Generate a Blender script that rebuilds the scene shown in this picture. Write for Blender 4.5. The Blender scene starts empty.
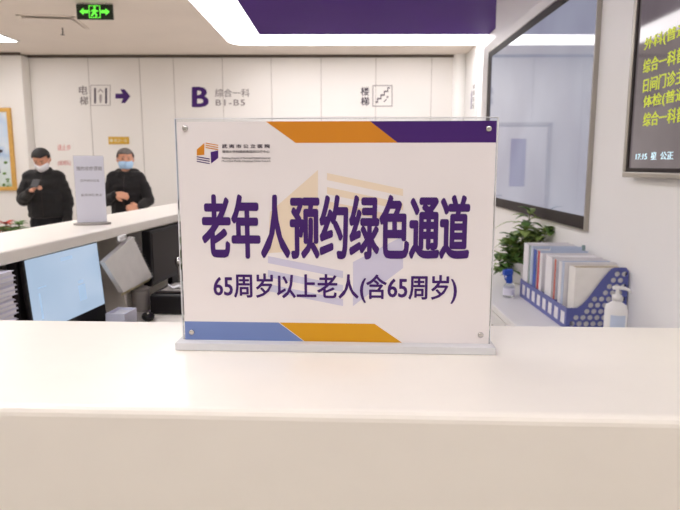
import bpy, bmesh, math, random
from mathutils import Vector, Matrix, noise
random.seed(7)
sc = bpy.context.scene
COL = sc.collection
PI = math.pi
R = math.radians

# ------------------------------------------------------------------ camera
FPX = 600.0
CAMZ = 1.40
PITCH = R(8.53)
YAW = R(0.29)
cam_d = bpy.data.cameras.new('camera')
cam_d.sensor_width = 36; cam_d.lens = FPX / 680 * 36
cam_d.clip_start = 0.02; cam_d.clip_end = 60
cam_d.dof.use_dof = True; cam_d.dof.focus_distance = 0.60; cam_d.dof.aperture_fstop = 17
cam = bpy.data.objects.new('camera', cam_d); COL.objects.link(cam)
cam.location = (0, 0, CAMZ)
cam.rotation_euler = (PI/2 - PITCH, 0, YAW)
sc.camera = cam
CM = cam.rotation_euler.to_matrix()

def ray(x, y):
    return CM @ Vector(((x-340)/FPX, (255-y)/FPX, -1))
def hit(x, y, p, n):
    """where the sight line of a measured point meets the plane through p with normal n"""
    d = ray(x, y); o = Vector((0, 0, CAMZ)); p = Vector(p); n = Vector(n)
    return o + d * ((p-o).dot(n) / d.dot(n))

# ------------------------------------------------------------------ materials
def lin(c):
    return tuple(((v/255)/12.92 if v/255 <= .04045 else ((v/255+.055)/1.055)**2.4) for v in c) + (1,)
def mat(name, rgb, rough=.5, metal=0, coat=0, emit=None, es=0, bump=0, bscale=60, vary=0, vscale=8, trans=0, ior=1.45, spec=.5, sheen=0):
    m = bpy.data.materials.new(name); m.use_nodes = True
    nt = m.node_tree; b = nt.nodes['Principled BSDF']
    b.inputs['Base Color'].default_value = lin(rgb)
    b.inputs['Roughness'].default_value = rough
    b.inputs['Metallic'].default_value = metal
    b.inputs['Coat Weight'].default_value = coat
    b.inputs['Coat Roughness'].default_value = .06
    b.inputs['Transmission Weight'].default_value = trans
    b.inputs['IOR'].default_value = ior
    b.inputs['Specular IOR Level'].default_value = spec
    b.inputs['Sheen Weight'].default_value = sheen
    if emit:
        b.inputs['Emission Color'].default_value = lin(emit); b.inputs['Emission Strength'].default_value = es
    if bump or vary:
        tc = nt.nodes.new('ShaderNodeTexCoord')
    if bump:
        n = nt.nodes.new('ShaderNodeTexNoise'); n.inputs['Scale'].default_value = bscale; n.inputs['Detail'].default_value = 3
        bp = nt.nodes.new('ShaderNodeBump'); bp.inputs['Strength'].default_value = bump; bp.inputs['Distance'].default_value = .01
        nt.links.new(tc.outputs['Object'], n.inputs['Vector'])
        nt.links.new(n.outputs['Fac'], bp.inputs['Height']); nt.links.new(bp.outputs['Normal'], b.inputs['Normal'])
    if vary:
        n = nt.nodes.new('ShaderNodeTexNoise'); n.inputs['Scale'].default_value = vscale; n.inputs['Detail'].default_value = 4
        cr = nt.nodes.new('ShaderNodeValToRGB')
        c = lin(rgb)
        cr.color_ramp.elements[0].position = .3; cr.color_ramp.elements[1].position = .7
        cr.color_ramp.elements[0].color = tuple(v*(1-vary) for v in c[:3]) + (1,)
        cr.color_ramp.elements[1].color = tuple(min(1, v*(1+vary)) for v in c[:3]) + (1,)
        nt.links.new(tc.outputs['Object'], n.inputs['Vector'])
        nt.links.new(n.outputs['Fac'], cr.inputs['Fac']); nt.links.new(cr.outputs['Color'], b.inputs['Base Color'])
    return m
M = {}
M['ceiling'] = mat('ceiling_plaster', (232, 222, 212), .8, bump=.03, bscale=30, vary=.02, vscale=2)
M['wallpanel'] = mat('wall_panel', (232, 229, 224), .35, vary=.012, vscale=1.5)
M['wall'] = mat('wall_paint', (247, 246, 243), .4, bump=.02, bscale=80, vary=.01, vscale=3)
M['groove'] = mat('groove', (176, 170, 164), .8)
M['floor'] = mat('floor_tile', (205, 198, 188), .25, vary=.05, vscale=3)
M['shadowgap'] = mat('shadow_gap', (96, 86, 78), .8)
M['purple'] = mat('purple_panel', (72, 32, 122), .55, spec=.05, vary=.03, vscale=2)
M['counter'] = mat('counter_stone', (246, 240, 229), .3, vary=.012, vscale=20, bump=.01, bscale=25)
M['counter2'] = mat('counter_panel', (228, 221, 212), .4, vary=.02, vscale=6)
M['lamp'] = mat('lamp_diffuser', (255, 255, 255), .5, emit=(254, 250, 252), es=6.6)
M['white'] = mat('white_plastic', (235, 234, 232), .4, vary=.01)
M['whitepaper'] = mat('white_paper', (236, 234, 236), .7, vary=.02, vscale=30)
M['print'] = mat('printed_sheet', (236, 230, 229), .35, coat=.05, vary=.008, vscale=15)
M['pr_purple'] = mat('print_purple', (74, 44, 112), .3, spec=.15, vary=.02)
M['pr_ink'] = mat('print_ink_purple', (72, 42, 108), .35, spec=.15, vary=.02)
M['pr_orange'] = mat('print_orange', (214, 138, 45), .3, spec=.15, vary=.02)
M['pr_gold'] = mat('print_gold', (216, 158, 40), .3, spec=.15, vary=.02)
M['pr_blue'] = mat('print_blue', (118, 138, 190), .3, spec=.15, vary=.03)
M['pr_tan'] = mat('print_pale_tan', (234, 217, 194), .3, spec=.15, vary=.01)
M['pr_lav'] = mat('print_pale_lavender', (206, 203, 223), .3, spec=.15, vary=.01)
M['pr_dark'] = mat('print_dark', (70, 60, 75), .5)
M['grey_ink'] = mat('grey_lettering', (130, 122, 122), .5)
M['dark_ink'] = mat('dark_lettering', (60, 50, 66), .5)
M['red_ink'] = mat('red_lettering', (214, 146, 140), .5)
M['outline'] = mat('icon_outline', (168, 160, 160), .5)
M['steel'] = mat('screw_steel', (205, 203, 200), .25, metal=1, bump=.02)
M['silver'] = mat('silver_frame', (180, 175, 166), .35, metal=.85, vary=.03)
M['black'] = mat('black_plastic', (28, 25, 26), .45, spec=.3, vary=.05)
M['dark'] = mat('dark_bezel', (50, 43, 42), .5, spec=.2, vary=.04)
M['gold'] = mat('gold_plaque', (212, 168, 60), .35, metal=.35, vary=.05)
M['wood'] = mat('gilt_wood', (206, 160, 82), .4, vary=.12, vscale=25)
M['cloth'] = mat('black_jacket_fabric', (24, 22, 23), .8, bump=.25, bscale=45, vary=.15, sheen=.1)
M['cloth2'] = mat('black_coat_wool', (24, 21, 22), .9, bump=.15, bscale=90, vary=.12, sheen=.1)
M['trouser'] = mat('trouser_fabric', (22, 21, 25), .85, bump=.1, bscale=60, vary=.1)
M['skin'] = mat('skin', (206, 150, 122), .55, vary=.06, vscale=14)
M['hair'] = mat('black_hair', (26, 23, 23), .6, bump=.5, bscale=150, vary=.2)
M['hairgrey'] = mat('grey_hair', (104, 98, 94), .7, bump=.5, bscale=150, vary=.3, vscale=50)
M['maskw'] = mat('white_mask', (232, 232, 236), .7, bump=.1)
M['maskb'] = mat('blue_mask', (164, 196, 226), .7, bump=.1)
M['leaf'] = mat('leaf_green', (92, 128, 62), .45, vary=.3, vscale=14)
M['leaf2'] = mat('leaf_light_green', (142, 164, 88), .45, vary=.25, vscale=14)
M['stem'] = mat('stem', (98, 98, 54), .6, vary=.2)
M['bract'] = mat('red_bract', (196, 72, 48), .5, vary=.3, vscale=20)
M['pot'] = mat('pot_ceramic', (228, 226, 222), .3, vary=.02)
M['soil'] = mat('soil', (60, 44, 34), .95, bump=.6, bscale=80)
M['rack'] = mat('rack_blue_plastic', (92, 98, 162), .4, vary=.05)
M['fblue'] = mat('folder_blue', (52, 84, 176), .4, vary=.05)
M['fred'] = mat('folder_red', (196, 62, 62), .4, vary=.05)
M['forange'] = mat('folder_orange', (208, 104, 82), .45, vary=.05)
M['fgreen'] = mat('folder_grey_green', (140, 164, 164), .4, vary=.05)
M['flight'] = mat('folder_pale_blue', (196, 208, 228), .4, vary=.04)
M['kraft'] = mat('kraft_card', (196, 180, 152), .7, vary=.08)
M['bluecap'] = mat('blue_cap', (44, 84, 186), .35, vary=.05)
M['clearish'] = mat('clear_plastic', (236, 240, 242), .12, trans=.85, ior=1.25)
M['lilac'] = mat('lilac_card', (222, 221, 234), .6, vary=.03)
M['grey'] = mat('grey_plastic', (160, 154, 148), .45, vary=.05)
M['cream'] = mat('cream_paper_edge', (222, 212, 172), .7, vary=.08, vscale=60)
M['pad'] = mat('pad_paper', (240, 237, 231), .7, vary=.03, vscale=30)
M['green'] = mat('exit_green', (90, 220, 70), .5, emit=(110, 245, 70), es=.9)
M['exitdark'] = mat('exit_dark', (26, 38, 26), .4, vary=.1)
M['purpledoor'] = mat('door_purple_glass', (96, 70, 128), .2, vary=.03)
M['doorleaf'] = mat('door_leaf', (222, 216, 212), .4, vary=.02)

def screen_mat(name, base, emit, es, rough=.03, scale=None, emit2=None):
    m = mat(name, base, rough, spec=.7)
    nt = m.node_tree; b = nt.nodes['Principled BSDF']
    tc = nt.nodes.new('ShaderNodeTexCoord'); n = nt.nodes.new('ShaderNodeTexNoise'); n.inputs['Scale'].default_value = scale or 3
    cr = nt.nodes.new('ShaderNodeValToRGB'); cr.color_ramp.elements[0].color = lin(emit); cr.color_ramp.elements[1].color = lin(emit2 or emit)
    cr.color_ramp.elements[0].position = .35; cr.color_ramp.elements[1].position = .65
    nt.links.new(tc.outputs['Object'], n.inputs['Vector']); nt.links.new(n.outputs['Fac'], cr.inputs['Fac'])
    nt.links.new(cr.outputs['Color'], b.inputs['Emission Color']); b.inputs['Emission Strength'].default_value = es
    return m
M['tv'] = screen_mat('television_screen', (40, 40, 46), (168, 170, 190), .60, emit2=(182, 186, 204), scale=2)
M['led'] = screen_mat('message_board_screen', (34, 30, 34), (120, 110, 112), .62, rough=.05, emit2=(134, 124, 126), scale=5)  # grey emission stands in for the white walls reflected in the dark screen
M['laptop'] = screen_mat('laptop_screen', (60, 70, 80), (180, 202, 228), .78, rough=.15, emit2=(190, 210, 234), scale=4)
M['uiblue'] = mat('screen_ui', (120, 150, 180), .4, emit=(168, 192, 218), es=.8)
M['yellowtxt'] = mat('led_yellow', (190, 200, 40), .5, emit=(184, 194, 56), es=.55)
M['cyantxt'] = mat('led_cyan', (190, 220, 230), .5, emit=(200, 226, 236), es=.8)

# clear acrylic: transparent body with a physical Fresnel reflection
def acrylic(name, tint, fac=1.0):
    m = bpy.data.materials.new(name); m.use_nodes = True; nt = m.node_tree; nt.nodes.clear()
    o = nt.nodes.new('ShaderNodeOutputMaterial'); mx = nt.nodes.new('ShaderNodeMixShader')
    t = nt.nodes.new('ShaderNodeBsdfTransparent'); g = nt.nodes.new('ShaderNodeBsdfGlossy'); f = nt.nodes.new('ShaderNodeFresnel')
    f.inputs['IOR'].default_value = 1.49; t.inputs['Color'].default_value = tint; g.inputs['Roughness'].default_value = .02
    nt.links.new(f.outputs['Fac'], mx.inputs['Fac']); nt.links.new(t.outputs[0], mx.inputs[1]); nt.links.new(g.outputs[0], mx.inputs[2])
    nt.links.new(mx.outputs[0], o.inputs['Surface'])
    return m
M['acrylic'] = acrylic('clear_acrylic', (.93, .94, .95, 1))
def milky(name, base, fac, col=(.9, .9, .92, 1), transl=.5):
    m = acrylic(name, base); nt = m.node_tree
    o = [n for n in nt.nodes if n.type == 'OUTPUT_MATERIAL'][0]; src = o.inputs['Surface'].links[0].from_socket
    mx = nt.nodes.new('ShaderNodeMixShader'); mx.inputs[0].default_value = fac
    d = nt.nodes.new('ShaderNodeBsdfDiffuse'); t = nt.nodes.new('ShaderNodeBsdfTranslucent'); m2 = nt.nodes.new('ShaderNodeMixShader'); m2.inputs[0].default_value = transl
    d.inputs['Color'].default_value = col; t.inputs['Color'].default_value = col
    nt.links.new(d.outputs[0], m2.inputs[1]); nt.links.new(t.outputs[0], m2.inputs[2])
    nt.links.new(src, mx.inputs[1]); nt.links.new(m2.outputs[0], mx.inputs[2]); nt.links.new(mx.outputs[0], o.inputs['Surface'])
    return m
M['acrylic_base'] = milky('acrylic_block_lit_white', (.985, .985, .99, 1), .62, (.99, .99, 1, 1), .12)  # white mixed into the clear block stands in for light brightening it
M['acr_edge'] = milky('acrylic_cut_edge', (.95, .95, .97, 1), .85, (.95, .95, .96, 1))
M['thin_sheet'] = milky('thin_backlit_sheet', (.9, .9, .95, 1), .93, (.92, .92, .97, 1), .7)

# painting
def paint_mat():
    m = bpy.data.materials.new('painting'); m.use_nodes = True; nt = m.node_tree; b = nt.nodes['Principled BSDF']
    b.inputs['Roughness'].default_value = .5
    tc = nt.nodes.new('ShaderNodeTexCoord'); sp = nt.nodes.new('ShaderNodeSeparateXYZ'); n = nt.nodes.new('ShaderNodeTexNoise')
    n.inputs['Scale'].default_value = 4; n.inputs['Detail'].default_value = 5
    ad = nt.nodes.new('ShaderNodeMath'); ad.operation = 'MULTIPLY_ADD'; ad.inputs[1].default_value = .55; 
    cr = nt.nodes.new('ShaderNodeValToRGB'); e = cr.color_ramp.elements
    mr = nt.nodes.new('ShaderNodeMapRange'); mr.inputs['From Min'].default_value = -.56; mr.inputs['From Max'].default_value = .56
    mr.inputs['To Min'].default_value = -.27; mr.inputs['To Max'].default_value = .73
    nt.links.new(tc.outputs['Object'], n.inputs['Vector']); nt.links.new(tc.outputs['Object'], sp.inputs[0])
    nt.links.new(sp.outputs['Z'], mr.inputs['Value']); nt.links.new(n.outputs['Fac'], ad.inputs[0]); nt.links.new(mr.outputs[0], ad.inputs[2])
    nt.links.new(ad.outputs[0], cr.inputs['Fac']); nt.links.new(cr.outputs['Color'], b.inputs['Base Color'])
    cols = [(0, (120, 160, 110)), (.1, (206, 220, 214)), (.3, (216, 226, 232)), (.45, (170, 196, 224)), (.55, (216, 226, 236)), (.75, (190, 210, 232)), (1, (226, 232, 238))]
    e[0].position = 0; e[0].color = lin(cols[0][1]); e[1].position = 1; e[1].color = lin(cols[-1][1])
    for p, c in cols[1:-1]:
        k = e.new(p); k.color = lin(c)
    return m
M['painting'] = paint_mat()

# ------------------------------------------------------------------ object helpers
def tag(o, label=None, cat=None, group=None, kind=None):
    if label: o['label'] = label
    if cat: o['category'] = cat
    if group: o['group'] = group
    if kind: o['kind'] = kind
    return o
def thing(name, label, cat, loc=(0, 0, 0), rz=0, group=None):
    o = bpy.data.objects.new(name, None); COL.objects.link(o); o.empty_display_size = .05
    o.location = loc; o.rotation_euler = (0, 0, rz)
    return tag(o, label, cat, group)
def link_mesh(name, me, m, parent=None, loc=None, smooth=False):
    if m is not None:
        me.materials.clear(); me.materials.append(m)
    if smooth:
        for p in me.polygons: p.use_smooth = True
    o = bpy.data.objects.new(name, me); COL.objects.link(o)
    if parent: o.parent = parent
    if loc is not None: o.location = loc
    return o
def obj(name, bm, m, parent=None, loc=None, smooth=False):
    me = bpy.data.meshes.new(name); bmesh.ops.recalc_face_normals(bm, faces=bm.faces); bm.to_mesh(me); bm.free()
    return link_mesh(name, me, m, parent, loc, smooth)
def box(bm, x0, x1, y0, y1, z0, z1, bev=0, seg=2, mtx=None):
    t = bmesh.new(); bmesh.ops.create_cube(t, size=1)
    for v in t.verts:
        v.co = Vector((x0+(v.co.x+.5)*(x1-x0), y0+(v.co.y+.5)*(y1-y0), z0+(v.co.z+.5)*(z1-z0)))
    if bev: bmesh.ops.bevel(t, geom=list(t.edges), offset=bev, segments=seg, affect='EDGES', profile=.5)
    if mtx: bmesh.ops.transform(t, matrix=mtx, verts=t.verts)
    merge(bm, t); return bm
def merge(bm, t):
    me = bpy.data.meshes.new('tmp'); t.to_mesh(me); t.free(); bm.from_mesh(me); bpy.data.meshes.remove(me)
def B(*a, **k):
    return box(bmesh.new(), *a, **k)
def cyl(bm, p0, p1, r0, r1=None, n=20, cap=True):
    r1 = r0 if r1 is None else r1
    p0 = Vector(p0); p1 = Vector(p1); d = p1-p0; L = d.length
    t = bmesh.new(); bmesh.ops.create_cone(t, cap_ends=cap, segments=n, radius1=r0, radius2=r1, depth=L)
    q = Vector((0, 0, 1)).rotation_difference(d.normalized()).to_matrix().to_4x4()
    bmesh.ops.transform(t, matrix=Matrix.Translation((p0+p1)/2) @ q, verts=t.verts)
    merge(bm, t); return bm
def tube(bm, pts, r, n=8):
    pts = [Vector(p) for p in pts]; rings = []
    rr = r if isinstance(r, (list, tuple)) else [r]*len(pts)
    for i, p in enumerate(pts):
        d = (pts[min(i+1, len(pts)-1)] - pts[max(i-1, 0)]).normalized()
        a = d.orthogonal().normalized() if i == 0 else (a_prev - d*a_prev.dot(d)).normalized()
        a_prev = a; b = d.cross(a)
        rings.append([bm.verts.new(p + (a*math.cos(2*PI*k/n) + b*math.sin(2*PI*k/n))*rr[i]) for k in range(n)])
    for i in range(len(rings)-1):
        for k in range(n):
            bm.faces.new((rings[i][k], rings[i][(k+1) % n], rings[i+1][(k+1) % n], rings[i+1][k]))
    bm.faces.new(rings[0][::-1]); bm.faces.new(rings[-1]); return bm
def lathe(bm, prof, c=(0, 0, 0), n=28):
    rings = []
    for r, z in prof:
        rings.append([bm.verts.new((c[0]+max(r, 1e-4)*math.cos(2*PI*k/n), c[1]+max(r, 1e-4)*math.sin(2*PI*k/n), c[2]+z)) for k in range(n)])
    for i in range(len(rings)-1):
        for k in range(n):
            bm.faces.new((rings[i][k], rings[i][(k+1) % n], rings[i+1][(k+1) % n], rings[i+1][k]))
    bm.faces.new(rings[0][::-1]); bm.faces.new(rings[-1]); return bm
def ball(bm, c, r, sub=3):
    t = bmesh.new(); bmesh.ops.create_icosphere(t, subdivisions=sub, radius=1)
    r = (r, r, r) if isinstance(r, (int, float)) else r
    for v in t.verts: v.co = Vector((c[0]+v.co.x*r[0], c[1]+v.co.y*r[1], c[2]+v.co.z*r[2]))
    merge(bm, t); return bm
def blob(bm, *sph):
    """convex skin round a few balls: (centre, radius or radii)"""
    t = bmesh.new()
    for c, r in sph: ball(t, c, r, 2)
    g = bmesh.ops.convex_hull(t, input=t.verts)
    bmesh.ops.delete(t, geom=[v for v in t.verts if not v.link_faces], context='VERTS')
    bad = [e for e in set(g['geom_interior']) | set(g['geom_unused']) if isinstance(e, bmesh.types.BMVert) and e.is_valid]
    if bad: bmesh.ops.delete(t, geom=bad, context='VERTS')
    merge(bm, t); return bm
def remesh(bm, voxel, smooth=2, disp=None):
    me = bpy.data.meshes.new('r'); bm.to_mesh(me); bm.free()
    o = bpy.data.objects.new('r', me); COL.objects.link(o)
    md = o.modifiers.new('v', 'REMESH'); md.mode = 'VOXEL'; md.voxel_size = voxel; md.use_smooth_shade = True
    if smooth:
        s = o.modifiers.new('s', 'SMOOTH'); s.factor = .5; s.iterations = smooth
    dg = bpy.context.evaluated_depsgraph_get(); dg.update()
    out = bpy.data.meshes.new_from_object(o.evaluated_get(dg))
    bpy.data.objects.remove(o); bpy.data.meshes.remove(me)
    if disp:
        ns = [v.normal.copy() for v in out.vertices]
        for v, n in zip(out.vertices, ns): v.co += n*disp(v.co)
    return out
def curve_mesh(polys, th):
    """flat outlines (first the shape, further ones holes or islands) -> thin solid mesh in XY"""
    cu = bpy.data.curves.new('c', 'CURVE'); cu.dimensions = '2D'; cu.fill_mode = 'BOTH'; cu.extrude = th/2
    for p in polys:
        s = cu.splines.new('POLY'); s.points.add(len(p)-1); s.use_cyclic_u = True
        for q, (a, b) in zip(s.points, p): q.co = (a, b, 0, 1)
    return _conv(cu)
def _conv(cu):
    o = bpy.data.objects.new('c', cu); COL.objects.link(o)
    dg = bpy.context.evaluated_depsgraph_get(); dg.update()
    me = bpy.data.meshes.new_from_object(o.evaluated_get(dg))
    bpy.data.objects.remove(o); bpy.data.curves.remove(cu)
    return me
def text_mesh(s, bold=0, th=.02, space=1.0):
    if bold > .004:
        base = text_mesh(s, 0, th, space); cs = []
        for k in range(8):
            m_ = base.copy(); dx, dy = bold*math.cos(k*PI/4)*1.25, bold*math.sin(k*PI/4)*.8
            for v in m_.vertices: v.co.x += dx; v.co.y += dy; v.co.z += k*th*.12
            cs.append(m_)
        return join_meshes(cs)
    cu = bpy.data.curves.new('t', 'FONT'); cu.body = s; cu.size = 1; cu.offset = bold; cu.extrude = th/2
    cu.space_character = space; cu.resolution_u = 3
    return _conv(cu)
def place(me, F, th, rect=None):
    """map mesh (x, y, z) to F(a, b, c): a,b in the picture plane of the surface, c = height above it"""
    if rect:
        xs = [v.co.x for v in me.vertices]; ys = [v.co.y for v in me.vertices]
        x0, x1, y0, y1 = min(xs), max(xs), min(ys), max(ys)
        a0, a1, b0, b1 = rect
        for v in me.vertices:
            v.co.x = a0+(v.co.x-x0)/(x1-x0)*(a1-a0); v.co.y = b0+(v.co.y-y0)/(y1-y0)*(b1-b0)
    zs = [v.co.z for v in me.vertices]; z0, z1 = min(zs), max(zs)
    for v in me.vertices:
        c = (v.co.z-z0)/max(z1-z0, 1e-9)*th
        v.co = Vector(F(v.co.x, v.co.y, c))
    return me
def join_meshes(mes):  # one surface out of the pieces of one sign graphic
    bm = bmesh.new()
    for m in mes: bm.from_mesh(m)
    me = bpy.data.meshes.new('j'); bm.to_mesh(me); bm.free(); return me

# ================================================================== room
YB = 8.0; ZC = 2.80; XR = 1.10
def struct(name, bm, m): return tag(obj(name, bm, m), kind='structure')
struct('floor', B(-6.2, 3, -3.2, 8.3, -.1, 0), M['floor'])
struct('ceiling', B(-6.2, 3, -3.2, 8.3, ZC, ZC+.1), M['ceiling'])

def BW(x, y, Y=YB): return hit(x, y, (0, Y, 0), (0, 1, 0))
STEPX = -4.055
joints = [STEPX] + [BW(x, 57).x for x in (87.5, 139, 173, 222, 271, 321, 376, 432)] + [1.57]
bm = bmesh.new()
for a, b in zip(joints[:-1], joints[1:]):
    box(bm, a+.0035, b-.0035, YB, YB+.006, 0, ZC-.03, bev=.0015, seg=1)
# the step and the nearer bay on the left
box(bm, -4.80, STEPX-.0, YB-.19, YB+.03, 0, ZC-.03, bev=.012)
box(bm, -6.1, -4.81, YB-.19, YB+.03, 0, ZC-.03, bev=.003)
struct('wall_back', bm, M['wallpanel'])
struct('trim_1', B(-6.1, 1.6, YB+.007, YB+.12, 0, ZC), M['groove'])
bm = bmesh.new()
box(bm, STEPX+.002, 1.57, YB-.02, YB+.0, ZC-.035, ZC-.005); box(bm, -6.1, STEPX+.002, YB-.21, YB-.19, ZC-.035, ZC-.005)
struct('trim_2', bm, M['shadowgap'])
bm = bmesh.new(); lathe(bm, [(.09, 0), (.09, ZC)], (1.50, YB+.01, 0), 40); struct('trim_3', bm, M['wall'])
struct('baseboard_back', B(STEPX+.01, 1.4, YB-.012, YB, 0, .09), M['silver'])
# right wall: tall recessed upper part, thicker lower part that carries the screens
bm = bmesh.new()
box(bm, XR, 1.9, -3.1, 4.90, 0, 2.31, bev=.006)
box(bm, 1.19, 1.9, -3.1, 4.90, 2.31, ZC)
struct('wall_right', bm, M['wall'])
struct('wall_side', B(1.57, 1.9, 4.90, YB+.12, 0, ZC), M['wall'])
struct('wall_left', B(-6.2, -6.1, -3.2, 8.2, 0, ZC), M['wall'])
struct('wall_front', B(-6.2, 1.9, -3.2, -3.1, 0, ZC), M['wall'])

# ceiling feature: purple panel framed by a lit strip
XI = hit(248, 16, (0, 0, ZC), (0, 0, 1)).x; XO = hit(207, 18, (0, 0, ZC), (0, 0, 1)).x
YI = hit(340, 33.5, (0, 0, ZC), (0, 0, 1)).y; YO = hit(340, 44, (0, 0, ZC), (0, 0, 1)).y
bm = B(XI+.004, 1.185, -.18, YI-.004, ZC-.014, ZC+.02)
box(bm, 1.185, 1.565, 4.905, YI-.004, ZC-.014, ZC+.02)
struct('trim_4', bm, M['purple'])
def strip_light(x0, x1, y0, y1, label, name='ceiling_light', poly=None, group='lit strips round the purple ceiling panel'):
    t = thing(name, label, 'ceiling light', ((x0+x1)/2, (y0+y1)/2, ZC), group=group)
    cx, cy = (x0+x1)/2, (y0+y1)/2
    if poly:
        me = curve_mesh([[(a-cx, b-cy) for a, b in poly]], .012)
        link_mesh('diffuser', me, M['lamp'], t, (0, 0, -.007))
    else:
        obj('diffuser', B(x0-cx, x1-cx, y0-cy, y1-cy, -.012, -.001), M['lamp'], t)
    f = bmesh.new(); w = .012
    if not poly:
        for a in ((x0-w, x0, y0-w, y1+w), (x1, x1+w, y0-w, y1+w), (x0, x1, y0-w, y0), (x0, x1, y1, y1+w)):
            box(f, a[0]-cx, a[1]-cx, a[2]-cy, a[3]-cy, -.016, 0)
    else:
        pts = [(a-cx, b-cy, -.008) for a, b in poly]
        tube(f, pts + [pts[0]], .006, 6)
    obj('frame', f, M['white'], t)
    return t
rad = .22
arc = [(XO+rad-rad*math.cos(a), YO-rad+rad*math.sin(a)) for a in [i*PI/2/10 for i in range(11)]]
poly = [(XI, -.18), (XO, -.18)] + arc + [(1.56, YO), (1.56, YI), (XI, YI)]
strip_light(XO, 1.56, -1.2, YO, 'long white lit strip bending round two edges of the purple ceiling panel', poly=poly)
strip_light(XO, 1.15, -.66, -.22, 'added white lit strip on the unseen ceiling near the camera, brightening the near counter')  # added lamp out of view; lights the countertop more than its front
# separate lit panels further left, the last two added out of view
xe = hit(18, 40.5, (0, 0, ZC), (0, 0, 1)); strip_light(-4.45, xe.x, 5.0, xe.y, 'white lit ceiling panel at the upper left edge of the picture', group='plain lit ceiling panels')
strip_light(-3.0, -2.4, 1.6, 3.9, 'added unseen lit ceiling panel above the waiting side, brightening the right wall and counters', group='plain lit ceiling panels')  # unseen lamp added to lift the right wall, counters and people
strip_light(-4.45, -3.87, .8, 3.0, 'added unseen lit ceiling panel in the hall beyond the left edge, brightening the right wall', group='plain lit ceiling panels')  # extra lamp added out of view to brighten the right wall and people

# door behind the acrylic sign
d = bpy.data.objects.new('door_1', None); COL.objects.link(d); d.location = (-.12, YB-.005, 0); tag(d, kind='structure')
bm = bmesh.new()
box(bm, -.43, -.38, -.03, 0, 0, 1.95, bev=.004); box(bm, .38, .43, -.03, 0, 0, 1.95, bev=.004); box(bm, -.43, .43, -.03, 0, 1.9, 1.95, bev=.004)
obj('door_frame', bm, M['silver'], d)
obj('door_leaf', B(-.375, .375, -.02, 0, .01, 1.895), M['doorleaf'], d)
obj('door_window', B(-.10, .10, -.026, -.02, 1.12, 1.74), M['purpledoor'], d)
bm = bmesh.new(); tube(bm, [(.30, -.02, 1.0), (.30, -.06, 1.0), (.20, -.06, 1.0)], .01); obj('door_handle', bm, M['steel'], d)

# ceiling hatch and sprinkler
p = hit(54, 21.5, (0, 0, ZC), (0, 0, 1))
t = thing('ceiling_hatch', 'square ceiling hatch with one flap sagging open, left of the green exit sign', 'hatch', (p.x, p.y, ZC), R(8))
bm = bmesh.new(); s = .26
for a in ((-s, -s+.03, -s, s), (s-.03, s, -s, s), (-s, s, -s, -s+.03), (-s, s, s-.03, s)): box(bm, *a, -.008, 0)
obj('frame', bm, M['ceiling'], t)
mt = Matrix.Translation((0, s-.03, -.004)) @ Matrix.Rotation(R(1.3), 4, 'X')
obj('panel', box(bmesh.new(), -s+.032, s-.032, -2*s+.07, 0, -.012, -.004, bev=.002, mtx=mt), M['ceiling'], t)
p = hit(62, 26, (0, 0, ZC), (0, 0, 1))
t = thing('sprinkler_head', 'small metal sprinkler hanging from the ceiling below the hatch', 'sprinkler', (p.x, p.y, ZC))
bm = bmesh.new(); lathe(bm, [(.035, 0), (.035, -.004), (.012, -.012)]); obj('rose', bm, M['steel'], t)
bm = bmesh.new(); tube(bm, [(0, 0, -.01), (.005, 0, -.05), (.0, 0, -.085)], .006); lathe(bm, [(.004, -.08), (.02, -.084), (.02, -.088), (.004, -.09)]); obj('stem', bm, M['dark'], t)

# exit sign
c = BW(95, 10.3, 5.5)
t = thing('exit_sign', 'dark exit sign with glowing green running figure and arrows under the ceiling', 'exit sign', (c.x, 5.5, ZC), R(2))
hw, hh = .158, .064; zc = -.075
bm = B(-hw, hw, -.012, .012, zc-hh, zc+hh, bev=.004); obj('housing', bm, M['exitdark'], t)
bm = bmesh.new(); cyl(bm, (-.1, 0, zc+hh), (-.1, 0, 0), .005); obj('bracket', bm, M['steel'], t)
obj('bracket', cyl(bmesh.new(), (.1, 0, zc+hh), (.1, 0, 0), .005), M['steel'], t)
F = lambda a, b, c: (a, -.012-c, zc+b)
mes = [curve_mesh([[(-.13, 0), (-.095, .03), (-.095, .012), (-.055, .012), (-.055, -.012), (-.095, -.012), (-.095, -.03)]], .002),
       curve_mesh([[(.13, 0), (.095, .03), (.095, .012), (.055, .012), (.055, -.012), (.095, -.012), (.095, -.03)]], .002),
       curve_mesh([[(-.05, -.052), (.05, -.052), (.05, .052), (-.05, .052)], [(-.043, -.046), (.043, -.046), (.043, .046), (-.043, .046)]], .002)]
fig = [(-.006, .022), (.006, .022), (.022, .008), (.034, .012), (.034, .004), (.02, -.002), (.01, .004), (.008, -.012), (.024, -.024), (.014, -.044), (.004, -.044), (.010, -.026),
       (-.006, -.018), (-.02, -.04), (-.034, -.034), (-.018, -.012), (-.014, .006), (-.024, .0), (-.034, .006)]
mes.append(curve_mesh([fig], .002)); mes.append(curve_mesh([[(.002+.01*math.cos(k*PI/6), .034+.01*math.sin(k*PI/6)) for k in range(12)]], .002))
link_mesh('pictogram', place(join_meshes(mes), F, .002), M['green'], t)

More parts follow.
